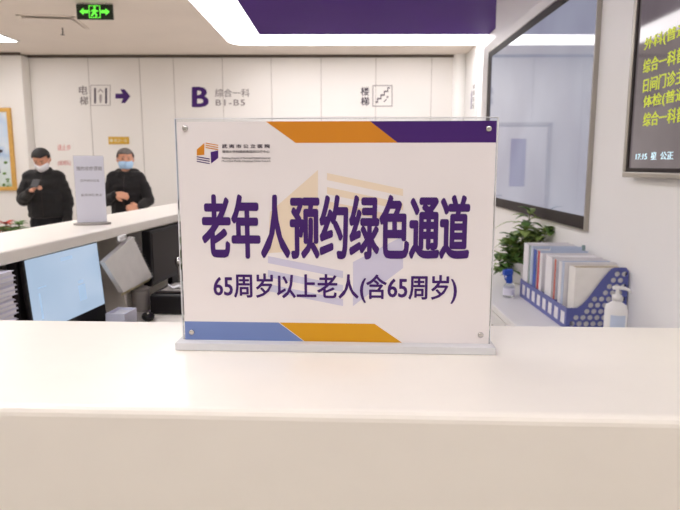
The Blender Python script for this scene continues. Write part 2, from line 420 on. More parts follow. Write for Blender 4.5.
# ================================================================== graphics on the back wall
def WF(a, b, c):      # a,b given in measured points on the back wall
    h = BW(a, -b); return Vector((h.x, YB-.0005-c, h.z))
def wall_graphic(parent, name, me, m, rect=None, th=.003):
    me = place(me, lambda a, b, c: WF(a, b, c) - Vector(parent.location), th, rect)
    return link_mesh(name, me, m, parent)
def rect_poly(x0, x1, y0, y1): return [(x0, -y0), (x1, -y0), (x1, -y1), (x0, -y1)]
def box_outline(x0, x1, y0, y1, w=.7):
    return curve_mesh([rect_poly(x0, x1, y0, y1), rect_poly(x0+w, x1-w, y0+w, y1-w)], 1)
o = BW(100, 95); t = thing('elevator_sign', 'wall lettering for the lift with a boxed icon and a purple arrow pointing right', 'wall sign', (o.x, YB, o.z))
wall_graphic(t, 'lettering', text_mesh('电', .012), M['grey_ink'], (79, 87.6, -94.6, -85.6))
wall_graphic(t, 'lettering', text_mesh('梯', .012), M['grey_ink'], (79.8, 88.2, -105, -96.2))
wall_graphic(t, 'icon_frame', box_outline(90.5, 110.5, 85, 105.7, .6), M['outline'])
wall_graphic(t, 'icon', join_meshes([curve_mesh([rect_poly(94.2, 96, 88, 103.5)], 1), curve_mesh([rect_poly(105.2, 107, 88, 103.5)], 1)]), M['dark_ink'])
wall_graphic(t, 'icon', join_meshes([curve_mesh([[(97.5, -92), (100.5, -88.5), (103.5, -92), (102.6, -92.6), (100.5, -90), (98.4, -92.6)]], 1),
     curve_mesh([[(99.6, -94.5), (101.6, -94.5), (102, -99), (101.2, -103), (100, -103), (99.2, -99)]], 1)]), M['outline'])
wall_graphic(t, 'arrow', curve_mesh([[(115.5, -93.6), (122.5, -93.6), (120.6, -89.2), (124.6, -89.2), (130.3, -96.2), (125.4, -103), (121.2, -103), (123.2, -98.6), (115.5, -98.6)]], 1), M['pr_ink'])
o = BW(220, 97); t = thing('department_sign', 'wall lettering with a large purple letter B and two grey lines beside it', 'wall sign', (o.x, YB, o.z))
wall_graphic(t, 'large_letter', text_mesh('B', .03), M['pr_ink'], (191.8, 208.8, -107.3, -86.8))
wall_graphic(t, 'lettering', text_mesh('综合一科', .004), M['grey_ink'], (215, 249.6, -97, -88.8))
wall_graphic(t, 'lettering', text_mesh('B1-B5', .005, space=1.15), M['grey_ink'], (215.8, 245, -105.6, -99.6))
o = BW(380, 96); t = thing('stairs_sign', 'wall lettering for the stairs with a boxed icon of steps', 'wall sign', (o.x, YB, o.z))
wall_graphic(t, 'lettering', text_mesh('楼', .016), M['dark_ink'], (360.8, 369.2, -95.6, -87))
wall_graphic(t, 'lettering', text_mesh('梯', .016), M['dark_ink'], (360.8, 369.2, -105.6, -96.8))
wall_graphic(t, 'icon_frame', box_outline(372.4, 392.4, 85.2, 106.6, .8), M['grey_ink'])
st = []
sx, sy, dx, dy = 375.2, 101.6, 3.4, 3.6
top = [(sx, -sy)]; 
for k in range(4): top += [(sx+dx*(k+.55), -(sy-dy*k)), (sx+dx*(k+.55), -(sy-dy*(k+1)))]
top.append((sx+dx*4.2, top[-1][1]))
low = [(a+.9, b-1.3) for a, b in top][::-1]
wall_graphic(t, 'icon', join_meshes([curve_mesh([top+low], 1), curve_mesh([[(387.4+1*math.cos(q*PI/4), -97+1*math.sin(q*PI/4)) for q in range(8)]], 1),
    curve_mesh([[(383.4, -101.5), (386.2, -98.8), (386.8, -99.6), (384.2, -102.2)]], 1)]), M['dark_ink'])

# gold plaque and faint red notices
c = BW(119, 140.5); t = thing('wall_plaque', 'small gold plaque on the wall above the man in the blue mask', 'plaque', (c.x, YB, c.z))
w, h = .135, .047
obj('plate', B(-w, w, -.014, 0, -h, h, bev=.004), M['gold'], t)
F = lambda a, b, c: (a, -.014-c, b)
link_mesh('lettering', place(text_mesh('候诊一区', .01), F, .002, (-.06, .115, -.022, .022)), M['cream'], t)
link_mesh('emblem', place(curve_mesh([[(-.095+.022*math.cos(k*PI/8), .022*math.sin(k*PI/8)) for k in range(16)]], 1), F, .002), M['cream'], t)
def red_notice(x0, x1, y0, y1, s, label):
    c = BW((x0+x1)/2, (y0+y1)/2); t = thing('wall_notice', label, 'notice', (c.x, YB, c.z), group='faint red notices by the two men')
    e0 = BW(x0-2, y1+2); e1 = BW(x1+2, y0-2)
    obj('plate', B(e0.x-c.x, e1.x-c.x, -.003, 0, e0.z-c.z, e1.z-c.z), M['wallpanel'], t)
    me = place(text_mesh(s, .01), lambda a, b, q: WF(a, b, q+.003) - Vector(t.location), .002, (x0, x1, -y1, -y0)); link_mesh('lettering', me, M['red_ink'], t)
red_notice(57.5, 71, 144.5, 150.5, '请止步', 'upper faint red notice on the wall beside the man with the phone')
red_notice(58, 71, 160.5, 166, '(请排队)', 'lower faint red notice on the wall beside the man with the phone')

# framed painting
Yp = YB-.19
e1 = hit(14.6, 150, (0, Yp, 0), (0, 1, 0)); zt = hit(10.5, 108, (0, Yp, 0), (0, 1, 0)).z; zb = hit(18, 190.5, (0, Yp, 0), (0, 1, 0)).z
w = .80; cz = (zt+zb)/2; hh = (zt-zb)/2
t = thing('framed_painting', 'gilt framed landscape painting in pale blue and green at the left edge', 'painting', (e1.x-w, Yp, cz))
bm = bmesh.new(); fw = .05
for a in ((-w, w, -hh, -hh+fw), (-w, w, hh-fw, hh), (-w, -w+fw, -hh+fw, hh-fw), (w-fw, w, -hh+fw, hh-fw)):
    box(bm, a[0], a[1], -.04, 0, a[2], a[3], bev=.006)
obj('frame', bm, M['wood'], t)
obj('canvas', B(-w+fw, w-fw, -.02, 0, -hh+fw, hh-fw), M['painting'], t)
bm = bmesh.new()
for i in range(26):
    a = random.uniform(.35, .70); b = random.uniform(-.42, -.05)
    if random.random() < .4: b = random.uniform(-.5, -.38)
    ball(bm, (a, -.022, b), (random.uniform(.015, .04), .003, random.uniform(.01, .025)), 1)
obj('painted_foliage', bm, M['leaf'], t)
bm = bmesh.new(); tube(bm, [(.60, -.023, -.30), (.585, -.023, -.15), (.62, -.023, -.02)], .006); tube(bm, [(.585, -.023, -.15), (.54, -.023, -.05)], .004)
ball(bm, (.60, -.022, -.02), (.07, .003, .03), 1)
obj('painted_tree', bm, M['dark_ink'], t)

# plaque with vertical lettering on the far side wall
Xs = 1.57
def SWp(x, y): return hit(x, y, (Xs, 0, 0), (1, 0, 0))
a = SWp(478, 45); b_ = SWp(459, 62)
c = SWp(473.5, 100)
t = thing('vertical_wall_sign', 'narrow white side-wall plate with vertical lettering left of the large screen', 'wall sign', (Xs, c.y, c.z))
obj('plate', B(-.012, 0, -.20, .45, -1.0, .58, bev=.003), M['white'], t)
F = lambda a, b, q: (-.012-q, -a, b)
for k, ch in enumerate('内科诊区'):
    link_mesh('lettering', place(text_mesh(ch, .02), F, .002, (.02, .10, .12-.075*k, .18-.075*k)), M['grey_ink'], t)
link_mesh('purple_bar', place(curve_mesh([[(-.08, -.10), (-.03, -.10), (-.03, .12), (-.08, .08)]], 1), F, .002), M['pr_purple'], t)
bm = bmesh.new(); ball(bm, (-.014, -.14, .52), (.006, .016, .016), 2); obj('screw', bm, M['steel'], t)

# ================================================================== screens on the right wall
XT = 1.082
t = thing('wall_television', 'large wall-mounted flat screen with dark bezel reflecting the hall, above the plant', 'television', (XR, 3.662, 1.668))
hw, hh = .975, .556
bm = B(XT+.012-XR, -.001, -hw, hw, -hh, hh, bev=.006); obj('housing', bm, M['dark'], t)
bm = bmesh.new(); f = .022; x0, x1 = XT-.001-XR, XT+.012-XR
fr_ = .09; ft_ = .042
for a in ((-hw, hw, -hh, -hh+.06), (-hw, hw, hh-ft_, hh), (-hw, -hw+f*.4, -hh+.06, hh-ft_), (hw-fr_, hw, -hh+.06, hh-ft_)): box(bm, x0, x1, a[0], a[1], a[2], a[3], bev=.002)
obj('bezel', bm, M['dark'], t)
bm = bmesh.new(); 
for a in ((-hw-.006, -hw, -hh-.006, hh+.006), (hw, hw+.006, -hh-.006, hh+.006), (-hw, hw, -hh-.006, -hh), (-hw, hw, hh, hh+.006)): box(bm, x0-.002, x1+.01, a[0], a[1], a[2], a[3])
obj('edge_trim', bm, M['silver'], t)
obj('screen', B(XT+.003-XR, XT+.013-XR, -hw+f*.4, hw-fr_, -hh+.06, hh-ft_), M['tv'], t)

XL = 1.055
c0 = hit(621.5, 177, (XL, 0, 0), (1, 0, 0))
hw, hh = .66, .42
t = thing('message_board', 'silver-framed dark display board with rows of yellow writing, right edge', 'display board', (XR, c0.y-hw, c0.z+hh))
obj('housing', B(XL+.012-XR, -.001, -hw+.004, hw-.004, -hh+.004, hh-.004), M['dark'], t)
bm = bmesh.new(); f = .02; x0, x1 = XL-XR, XL+.03-XR
for a in ((-hw, hw, -hh, -hh+f), (-hw, hw, hh-f, hh), (-hw, -hw+f, -hh+f, hh-f), (hw-f, hw, -hh+f, hh-f)): box(bm, x0, x1, a[0], a[1], a[2], a[3], bev=.004)
obj('frame', bm, M['silver'], t)
bm = bmesh.new(); g = .014
for a in ((-hw+f, hw-f, -hh+f, -hh+f+g), (-hw+f, hw-f, hh-f-g, hh-f), (-hw+f, -hw+f+g, -hh+f+g, hh-f-g), (hw-f-g, hw-f, -hh+f+g, hh-f-g)): box(bm, x0+.004, x1, a[0], a[1], a[2], a[3])
obj('inner_bezel', bm, M['dark'], t)
SX = XL+.010
obj('screen', B(SX-XR, SX+.01-XR, -hw+f+g, hw-f-g, -hh+f+g, hh-f-g), M['led'], t)
rows = [(45.5, '外科(普通就诊室)'), (67, '综合一科普通号诊室'), (86, '日间门诊主任医师'), (103, '体检(普通就诊室)'), (120, '综合一科普通号诊室')]
tl = Vector(t.location)
for y, s in rows:
    h = hit(643.5 if y > 60 else 644.5, y, (SX, 0, 0), (1, 0, 0)); z = h.z-tl.z; ys = h.y-tl.y
    n = len(s); cw = .053
    me = place(text_mesh(s, .012), lambda a, b, q: (SX-XR-q, -a, b), .0015, (-ys, -ys+cw*n, z-.024, z+.024)); link_mesh('lettering', me, M['yellowtxt'], t)
h = hit(636, 156.5, (SX, 0, 0), (1, 0, 0)); z = h.z-tl.z; ys = h.y-tl.y
me = place(text_mesh('17:15  星  公正', .006), lambda a, b, q: (SX-XR-q, -a, b), .0015, (-ys, -ys+.25, z-.013, z+.013)); link_mesh('lettering', me, M['cyantxt'], t)

# ================================================================== counters
CT = CAMZ-.172
FO = Vector((0, .6435, 0)); FR = R(-2.2)
t = thing('reception_counter', 'cream stone reception counter across the foreground under the acrylic sign', 'counter', FO, FR)
obj('countertop', B(-1.13, 1.035, -.243, 0, CT-.13, CT, bev=.007, seg=4), M['counter'], t, smooth=False)
obj('front_panel', B(-1.12, 1.03, -.215, -.19, 0, CT-.13), M['counter2'], t)
obj('back_panel', B(-1.12, 1.03, -.06, -.035, 0, CT-.13), M['counter2'], t)
LR = math.atan2(-.095, 1)     # turn of the left counter
LN = Vector((math.cos(LR), math.sin(LR), 0))     # points to the staff side
LO = Vector((-.793, 0, 0))    # a point of its inner edge line
def LC(off, Y, z=0):           # point at distance off inside the inner edge, measured along
    p = Vector((-.793+.095*Y, Y, z)); return p + LN*off
def CP(x, y, off=0):
    return hit(x, y, LO+LN*off, LN)
t = thing('reception_counter', 'cream stone reception counter along the left with the white notice stand on it', 'counter', LC(0, .70), LR)
LL = 3.6
obj('countertop', B(-.236, 0, 0, LL, CT-.028, CT, bev=.005, seg=3), M['counter'], t)
obj('back_panel', B(-.17, -.15, .0, LL, 0, CT-.028), M['counter2'], t)
for yy in (.02, 1.04, 1.20+1.2, LL-.03): obj('divider', B(-.149, -.02, yy, yy+.018, .957, CT-.029), M['counter2'], t)
DZ = .955
t = thing('desk', 'white staff desk under the left counter carrying the laptop', 'desk', LC(-.147, .72), LR)
obj('desktop', B(0, .50, 0, 2.4, DZ-.03, DZ, bev=.003), M['counter'], t)
obj('side_panel', B(.02, .48, .02, .045, 0, DZ-.03), M['counter2'], t); obj('side_panel', B(.02, .48, 2.355, 2.38, 0, DZ-.03), M['counter2'], t)
obj('front_panel', B(.42, .44, .045, 2.355, .1, DZ-.03), M['counter2'], t)
RZ = .767
t = thing('side_cabinet', 'low white cabinet along the right wall under the blue file rack', 'cabinet', (XR-.002, .75, 0))
obj('worktop', B(-.41, 0, 0, 2.95, RZ-.03, RZ, bev=.004), M['white'], t)
obj('body', B(-.38, 0, .01, 2.94, .06, RZ-.03), M['counter2'], t)
obj('plinth', B(-.34, 0, .03, 2.92, 0, .06), M['grey'], t)
for k in range(5):
    y0 = .02+k*.585
    for (za, zb_) in ((.08, .40), (.41, .72)):
        dr = obj('drawer', B(-.398, -.381, y0, y0+.575, za, zb_, bev=.003), M['white'], t)
        bm = bmesh.new(); tube(bm, [(-.398, y0+.2, zb_-.06), (-.42, y0+.2, zb_-.06), (-.42, y0+.38, zb_-.06), (-.398, y0+.38, zb_-.06)], .005)
        obj('handle', bm, M['steel'], dr)

# ================================================================== the acrylic sign
SR = R(-2.6)
SX_, SY_ = -.0085, .546
t = thing('acrylic_sign_stand', 'clear acrylic sign stand with a purple and orange notice on the near counter', 'sign', (SX_, SY_, CT), SR)
SN = Vector((-math.sin(SR), math.cos(SR), 0)) ; SA = Vector((math.cos(SR), math.sin(SR), 0)); SO = Vector((SX_, SY_, CT))
def SP(x, y):
    h = hit(x, y, SO, SN) - SO; return (h.dot(SA), h.z)
tl_ = SP(174.5, 119); br_ = SP(490, 341)
hwA = (SP(498.5, 118)[0]-SP(174.3, 119)[0])/2; cxA = (SP(498.5, 118)[0]+SP(174.3, 119)[0])/2
zTop = SP(336, 118)[1]
obj('base', B(cxA-hwA-.0045, cxA+hwA+.0035, -.011, .05, .0003, .0075, bev=.0008, seg=2), M['acrylic_base'], t)
obj('acrylic_panel', B(cxA-hwA+.0001, cxA+hwA-.0001, .0008, .0044, .0077, zTop-.0001), M['acrylic'], t)
e = bmesh.new()
box(e, cxA-hwA-.0006, cxA-hwA, .0006, .0046, .0077, zTop); box(e, cxA+hwA, cxA+hwA+.0006, .0006, .0046, .0077, zTop); box(e, cxA-hwA, cxA+hwA, .0006, .0046, zTop, zTop+.0006)
obj('polished_edge', e, M['acr_edge'], t)
pL = cxA-hwA+.0022; pR = cxA+hwA-.0014; pB = .0078; pT = SP(336, 121.3)[1]
sheet = obj('printed_sheet', B(pL, pR, -.0002, .0005, pB, pT), M['print'], t)
def art(name, polys_px, m, lift=.0002, th=.00015, local=False):
    polys = [[(q if local else SP(*q)) for q in p] for p in polys_px]
    me = curve_mesh(polys, 1)
    return link_mesh(name, place(me, lambda a, b, c: (a, -.0002-lift-c+.0002, b), th), m, sheet)
zb1 = SP(336, 142.8)[1]; zb2 = SP(336, 323.2)[1]
def X(x, y): return SP(x, y)[0]
art('orange_band', [[(X(266, 121), pT), (X(370, 121), pT), (X(397.7, 143), zb1), (X(295.7, 143), zb1)]], M['pr_orange'], local=True)
art('purple_band', [[(X(370, 121), pT), (pR, pT), (pR, zb1), (X(397.7, 143), zb1)]], M['pr_purple'], local=True)
art('blue_band', [[(pL, zb2), (X(278.5, 323), zb2), (X(303.5, 342), pB), (pL, pB)]], M['pr_blue'], local=True)
art('gold_band', [[(X(279.5, 323), zb2), (X(374.5, 323), zb2), (X(402, 342), pB), (X(304.5, 342), pB)]], M['pr_gold'], local=True)
# faint enlarged emblem behind the writing
art('pale_emblem', [[(270, 212), (318, 170), (318, 250), (268, 253)]], M['pr_tan'], 0.0001)
for k in range(3):
    y0 = 174+14*k; art('pale_emblem', [[(327, y0-1), (403, y0+15), (403, y0+22), (327, y0+6)]], M['pr_tan'], .0001)
    y0 = 256+14*k; art('pale_emblem', [[(268, y0), (343, y0+15), (343, y0+22), (268, y0+7)]], M['pr_lav'], .0001)
art('pale_emblem', [[(353, 262), (403, 236), (403, 268), (353, 306)]], M['pr_lav'], .0001)
# small emblem
art('emblem', [[(196.9, 149.6), (204.4, 143), (204.4, 154.8), (196.9, 155.6)]], M['pr_orange'])
art('emblem', [[(210.7, 152.0), (218.3, 150.4), (218.3, 158), (211.2, 163.6)]], M['pr_purple'])
for k in range(3):
    y0 = 142.6+2.2*k; art('emblem_stripe', [[(205.8, y0), (218.3, y0+2.3), (218.3, y0+3.2), (205.8, y0+.9)]], M['pr_orange'])
    y0 = 156.2+2.3*k; art('emblem_stripe', [[(196.9, y0), (209.7, y0+2.3), (209.7, y0+3.3), (196.9, y0+1)]], M['pr_purple'])
def sign_text(name, s, px, m, bold, space=1.0, th=.00015):
    a0 = SP(px[0], px[3]); a1 = SP(px[1], px[2]); xl = (SP(px[0], px[2])[0]+a0[0])/2; xr = (a1[0]+SP(px[1], px[3])[0])/2
    me = place(text_mesh(s, bold, space=space), lambda a, b, c: (a, -.00045-c, b), th, (xl, xr, a0[1], a1[1]))
    return link_mesh(name, me, m, sheet)
sign_text('heading_lettering', '老年人预约绿色通道', (201.7, 470, 194.6, 258.3), M['pr_ink'], .034)
sign_text('subtitle_lettering', '65周岁以上老人(含65周岁)', (213.6, 457, 275, 301), M['pr_ink'], .019)
sign_text('small_lettering', '武 夷 市 公 立 医 院', (222, 270, 144.2, 148.2), M['pr_dark'], .02)
sign_text('small_lettering', '建南大学附属武夷医院诊疗中心', (222.4, 269.6, 150.2, 153), M['pr_dark'], .0)
sign_text('small_lettering', 'Teaching Hospital of Municipal Medical University', (222, 270.6, 157, 159.4), M['pr_dark'], .0)
sign_text('small_lettering', 'Municipal Public Hospital Clinic Centre', (222, 270.6, 160, 162.4), M['pr_dark'], .0)
for x, y in ((185.3, 128.2), (488.7, 128.6), (192, 332), (480.5, 334.8)):
    a, z = SP(x, y); bm = bmesh.new()
    lathe(bm, [(.0027, 0), (.0027, .0008), (.0021, .0016), (.0008, .0019)]); bmesh.ops.rotate(bm, cent=(0, 0, 0), matrix=Matrix.Rotation(PI/2, 3, 'X'), verts=bm.verts)
    obj('screw', bm, M['steel'], t, (a, -.0004, z), smooth=True)

# small notice stand on the left counter
p = LC(-.105, 1.735)
t = thing('notice_stand', 'upright white notice in a stand on the left counter between the two men', 'sign', (p.x, p.y, CT), LR)
t.rotation_euler = (0, 0, R(20))
bm = bmesh.new(); lathe(bm, [(.050, .0003), (.052, .002), (.051, .005), (.042, .006)], n=40)
for v in bm.verts: v.co.y *= .6
obj('base', bm, M['grey'], t)
obj('panel', B(-.0405, .0405, -.002, .002, .006, .199, bev=.0008), M['acrylic'], t)
obj('printed_sheet', B(-.040, .040, -.0026, -.0022, .007, .198), M['thin_sheet'], t)
F = lambda a, b, c: (a, -.0027-c, b)
link_mesh('lettering', place(text_mesh('预约诊疗须知', .012), F, .0003, (-.034, .034, .156, .168)), M['grey_ink'], t)
link_mesh('lettering', place(text_mesh('请凭预约信息', 0), F, .0003, (-.026, .026, .124, .131)), M['grey_ink'], t)
link_mesh('lettering', place(text_mesh('有序排队就诊', 0), F, .0003, (-.026, .032, .082, .090)), M['grey_ink'], t)

# ================================================================== left desk things
LT = CP(25, 257, .0); 
# laptop: lid parallel to the counter
p0 = hit(22.5, 258.0, (0, 0, 1.2), (0, 0, 1)); p1 = hit(98, 239.8, (0, 0, 1.2), (0, 0, 1))
ang = math.atan2(p1.x-p0.x, p1.y-p0.y)          # turn from +Y
L = (p1-p0).length
mid = (p0+p1)/2
t = thing('laptop', 'open black laptop with a pale blue screen on the staff desk', 'laptop', (mid.x+.014, mid.y, DZ), -ang)
tilt = Matrix.Translation((0, 0, .018)) @ Matrix.Rotation(R(-4.5), 4, 'Y')
Hh = 1.2-DZ-.018
lid = obj('lid', box(bmesh.new(), -.010, 0, -L/2, L/2, 0, Hh, bev=.003, mtx=tilt), M['black'], t)
obj('screen', box(bmesh.new(), .0002, .0012, -L/2+.008, L/2-.006, .052, Hh-.007, mtx=tilt), M['laptop'], lid)
for a in ((L*.12, L*.22, .085, .125), (L*.13, L*.2, .13, .137), (-.02, .03, Hh-.03, Hh-.022), (-L*.38, -L*.28, .15, .153), (-L*.38, -L*.36, .08, .14)):
    obj('screen_window', box(bmesh.new(), .0013, .0016, *a, mtx=tilt), M['uiblue'], lid)
base = obj('base', B(0, .22, -L/2, L/2, .001, .016, bev=.003), M['black'], t)
bm = bmesh.new()
for i in range(5):
    for j in range(13): box(bm, .03+i*.019, .045+i*.019, -L/2+.02+j*(L-.04)/13, -L/2+.02+(j+.82)*(L-.04)/13, .016, .019)
obj('keyboard', bm, M['dark'], base)
# black box file behind the laptop's left side
le = Vector(t.location) + Matrix.Rotation(-ang, 3, 'Z') @ Vector((-.016, -L/2, 0))
t = thing('box_file', 'upright black box file standing close behind the left end of the laptop', 'box file', (le.x, le.y, DZ), -ang)
obj('body', B(-.040, -.014, .0, .20, 0, 1.190-DZ, bev=.002), M['black'], t)
bm = bmesh.new(); cyl(bm, (-.027, -.001, .06), (-.027, .001, .06), .009); obj('finger_ring', bm, M['steel'], t)
obj('spine_label', B(-.036, -.018, -.0006, .0001, .13, .20), M['dark'], t)
# stack of folders left
p = CP(2, 290, .01)
proto = None
for k in range(24):
    if proto is None:
        o = thing('document_folder', '', 'folder'); proto = o
        cv = bmesh.new(); box(cv, -.115, .115, -.155, .155, 0, .0012); box(cv, -.115, .115, -.155, .155, .0084, .0096); box(cv, -.115, -.113, -.155, .155, .0012, .0084)
        obj('cover', cv, M['lilac'], o); obj('pages', B(-.11, .112, -.152, .152, .0014, .0082), M['whitepaper'], o)
    else:
        o = proto.copy(); COL.objects.link(o)
        for ch in proto.children:
            c = ch.copy(); COL.objects.link(c); c.parent = o
    o.location = (p.x-.118+random.uniform(-.003, .003), p.y-.115+random.uniform(-.004, .003), DZ+.0005+k*.0098)
    o.rotation_euler = (0, 0, LR+R(random.uniform(-1.5, 1.5)))
    tag(o, 'pale lilac folder in the stack left of the laptop', 'folder', 'folders stacked at the left end of the desk')
proto['label'] = 'pale lilac folder in the stack left of the laptop'

# spiral notepad hanging under the counter edge
off = .012
q = [CP(104.5, 262, off), CP(133, 236.5, off), CP(152.5, 277, off), CP(123.5, 292.5, off)]
c = sum(q, Vector())/4
t = thing('spiral_notepad', 'white spiral notepad hanging askew below the left counter edge', 'notepad', c)
bm = bmesh.new(); fr = [bm.verts.new(v-c+LN*.0) for v in q]; bk = [bm.verts.new(v-c-LN*.014) for v in q]
bm.faces.new(fr); bm.faces.new(bk[::-1])
for i in range(4): bm.faces.new((fr[i], bk[i], bk[(i+1) % 4], fr[(i+1) % 4]))
obj('pages', bm, M['pad'], t)
bm = bmesh.new(); e1, e2 = q[3]-c, q[2]-c
dn = ((q[3]-q[0])+(q[2]-q[1])).normalized()
for k in range(5):
    o1 = dn*(.001+.004*k) - LN*(.001+.0025*k)
    vs = [bm.verts.new(e1+o1-dn*.006), bm.verts.new(e2+o1-dn*.006), bm.verts.new(e2+o1+LN*-.0008), bm.verts.new(e1+o1+LN*-.0008)]
    bm.faces.new(vs)
bmesh.ops.solidify(bm, geom=bm.faces[:], thickness=.001)
obj('curled_pages', bm, M['cream'], t)
bm = bmesh.new(); n = 15
for k in range(n):
    w_ = q[1].lerp(q[2], (k+.5)/n)-c; ax = (q[2]-q[1]).normalized()
    inn = (q[0]-q[1]).normalized()
    pts = [w_ + inn*(.004*math.cos(s_*PI/4)) + LN*(-.004+.009*math.sin(s_*PI/4)) for s_ in range(9)]
    tube(bm, pts, .0008, 5)
obj('spiral_binding', bm, M['steel'], t)
cc = CP(122.5, 238, off)
t = thing('clip', 'white plastic clip holding the notepad below the counter edge', 'clip', cc, LR)
obj('jaw', B(-.006, .004, -.022, .018, -.008, .008, bev=.002), M['white'], t)
bm = bmesh.new(); tube(bm, [(.004, -.012, 0), (.008, -.008, .008), (.008, .006, .008), (.004, .01, 0)], .0015); obj('lever', bm, M['white'], t)

# lilac box, grey canister
p = CP(121, 306, .055)
t = thing('desk_tray', 'pale lilac open paper box on the desk right of the laptop', 'box', (p.x, p.y, DZ), LR)
bm = bmesh.new(); hb = .062
a_, b_ = .026, .036
box(bm, -a_, a_, -b_, b_, .0005, .002); box(bm, a_-.002, a_, -b_, b_, .002, hb); box(bm, -a_, -a_+.002, -b_, b_, .002, hb)
box(bm, -a_+.002, a_-.002, -b_, -b_+.002, .002, hb); box(bm, -a_+.002, a_-.002, b_-.002, b_, .002, hb)
obj('body', bm, M['lilac'], t); obj('paper_inserts', B(-.022, .022, -.032, .032, .0025, .056), M['whitepaper'], t)
p = CP(136, 300, .0)
t = thing('canister', 'dark grey round canister on the desk under the notepad', 'canister', (p.x, p.y+.04, DZ))
bm = bmesh.new(); lathe(bm, [(.024, .0005), (.027, .004), (.027, .062), (.025, .065)]); obj('body', bm, M['grey'], t, smooth=True)
bm = bmesh.new(); lathe(bm, [(.0275, .0655), (.0275, .072), (.024, .074)]); obj('lid', bm, M['grey'], t, smooth=True)
# black monitor + printer-like tray
p = LC(.015, 1.87)
t = thing('monitor', 'black computer monitor tucked under the left counter beside the acrylic sign', 'monitor', (p.x, p.y, DZ), LR)
obj('housing', B(-.035, -.006, 0, .52, .062, .240, bev=.004), M['black'], t)
obj('screen', B(-.006, -.004, .012, .508, .078, .230), M['dark'], t)
obj('stand', B(-.035, -.018, .20, .32, .006, .08), M['black'], t)
obj('foot', B(-.07, .06, .14, .38, .0005, .007, bev=.002), M['black'], t)
p = LC(.105, 1.76)
t = thing('document_printer', 'low black receipt printer on the desk in front of the black monitor', 'printer', (p.x, p.y, DZ), LR)
bm = B(-.06, .07, 0, .17, .0005, .062, bev=.008, seg=3); obj('body', bm, M['black'], t)
obj('lid', B(-.045, .05, .015, .15, .0615, .070, bev=.004), M['dark'], t)
obj('paper_slot', B(-.03, .03, .02, .14, .070, .0715), M['grey'], t)
for k, (x_, y_, r_, lb) in enumerate(((.005, .05, .3, 'crumpled white receipt slip on the black printer, nearer one'), (.03, .11, -.5, 'crumpled white receipt slip on the black printer, farther one'))):
    w_ = Vector(t.location) + Matrix.Rotation(LR, 3, 'Z') @ Vector((x_, y_, .0725))
    bm = bmesh.new(); bmesh.ops.create_grid(bm, x_segments=8, y_segments=6, size=.5)
    for v in bm.verts: v.co = Vector((v.co.x*.05, v.co.y*.03, .004+.004*math.sin(v.co.x*9+k)+.002*math.cos(v.co.y*11)))
    bmesh.ops.solidify(bm, geom=bm.faces[:], thickness=.0006)
    o = obj('receipt_slip', bm, M['whitepaper'], None, w_, smooth=True); o.rotation_euler = (0, R(10), r_); tag(o, lb, 'paper slip', 'receipt slips on the printer')
h = CP(178.5, 262, .07)
t = thing('desk_bell', 'small chrome microphone head on a thin stem against the black monitor', 'microphone', (h.x, h.y, DZ))
hz = h.z-DZ
bm = bmesh.new(); tube(bm, [(0, 0, .004), (0, 0, hz*.5), (0, 0, hz-.01)], .003); obj('stem', bm, M['steel'], t)
t.name = 'microphone'
bm = bmesh.new(); lathe(bm, [(.022, .0005), (.022, .004), (.004, .007)]); obj('foot', bm, M['black'], t)
bm = bmesh.new(); ball(bm, (0, 0, hz), (.012, .012, .016), 3); obj('head', bm, M['steel'], t, smooth=True)
h = CP(148, 317.5, .05); p = hit(148, 317, (0, 0, DZ+.01), (0, 0, 1))
t = thing('computer_mouse', 'small dark computer mouse on the desk right of the lilac box', 'mouse', (p.x, p.y, DZ), R(20))
bm = bmesh.new(); ball(bm, (0, 0, .012), (.018, .03, .013), 3)
for v in bm.verts: v.co.z = max(v.co.z, .0005)
obj('shell', bm, M['black'], t, smooth=True)
bm = bmesh.new(); cyl(bm, (-.003, -.012, .023), (.003, -.012, .023), .004); obj('wheel', bm, M['grey'], t)

# ================================================================== right cabinet things
# file rack
RX0, RX1, RY0, RY1 = .867, XR-.006, 2.266, 2.875
t = thing('file_rack', 'blue plastic file rack with round holes in its side against the right wall', 'file rack', (RX0, RY0, RZ))
dep = RX1-RX0; ln = RY1-RY0; H1 = .245; H0 = .086
def edge_z(x):
    if x > dep-.06: return H1
    s_ = max(0, min(1, (dep-.065-x)/.12)); return H1-.004-(H1-H0-.006)*(.55*s_+.45*(3*s_*s_-2*s_**3))**.92
def side_outline():
    pts = [(0, 0), (dep, 0), (dep, H1-.012), (dep-.012, H1), (dep-.055, H1)]
    for k in range(9):
        s_ = k/8; pts.append((dep-.065-.12*s_, edge_z(dep-.065-.12*s_)))
    return pts + [(.035, H0), (0, H0)]
holes = []
r_ = .0105; row = 0; z = .024
while z < H1:
    x = .022 + (.0135 if row % 2 else 0)
    while x < dep-.014:
        if z + r_ + .010 < min(edge_z(x-.010), edge_z(x+.004)) : holes.append([(x+r_*math.cos(k*PI/8), z+r_*.95*math.sin(k*PI/8)) for k in range(16)])
        x += .027
    z += .0245; row += 1
def side_panel(y, holed=True):
    me = curve_mesh([side_outline()] + (holes if holed else []), 1)
    return link_mesh('side_panel' if y in (0,) or y > ln-.01 else 'divider', place(me, lambda a, b, c: (a, y+c, b), .003), M['rack'], t)
for k in range(5): side_panel(k*(ln-.003)/4 if k else 0)
me = curve_mesh([[(0, 0), (ln, 0), (ln, H0), (0, H0)]] + [[(.018+k*(ln-.02)/8, .016), (.018+k*(ln-.02)/8+.052, .016), (.018+k*(ln-.02)/8+.052, .066), (.018+k*(ln-.02)/8, .066)] for k in range(8)], 1)
link_mesh('front_panel', place(me, lambda a, b, c: (-c, a, b), .003), M['rack'], t)
for k in range(8):
    y = .018+k*(ln-.02)/8; obj('label_card', B(.0006, .0012, y-.003, y+.055, .012, .070), M['whitepaper'], t)
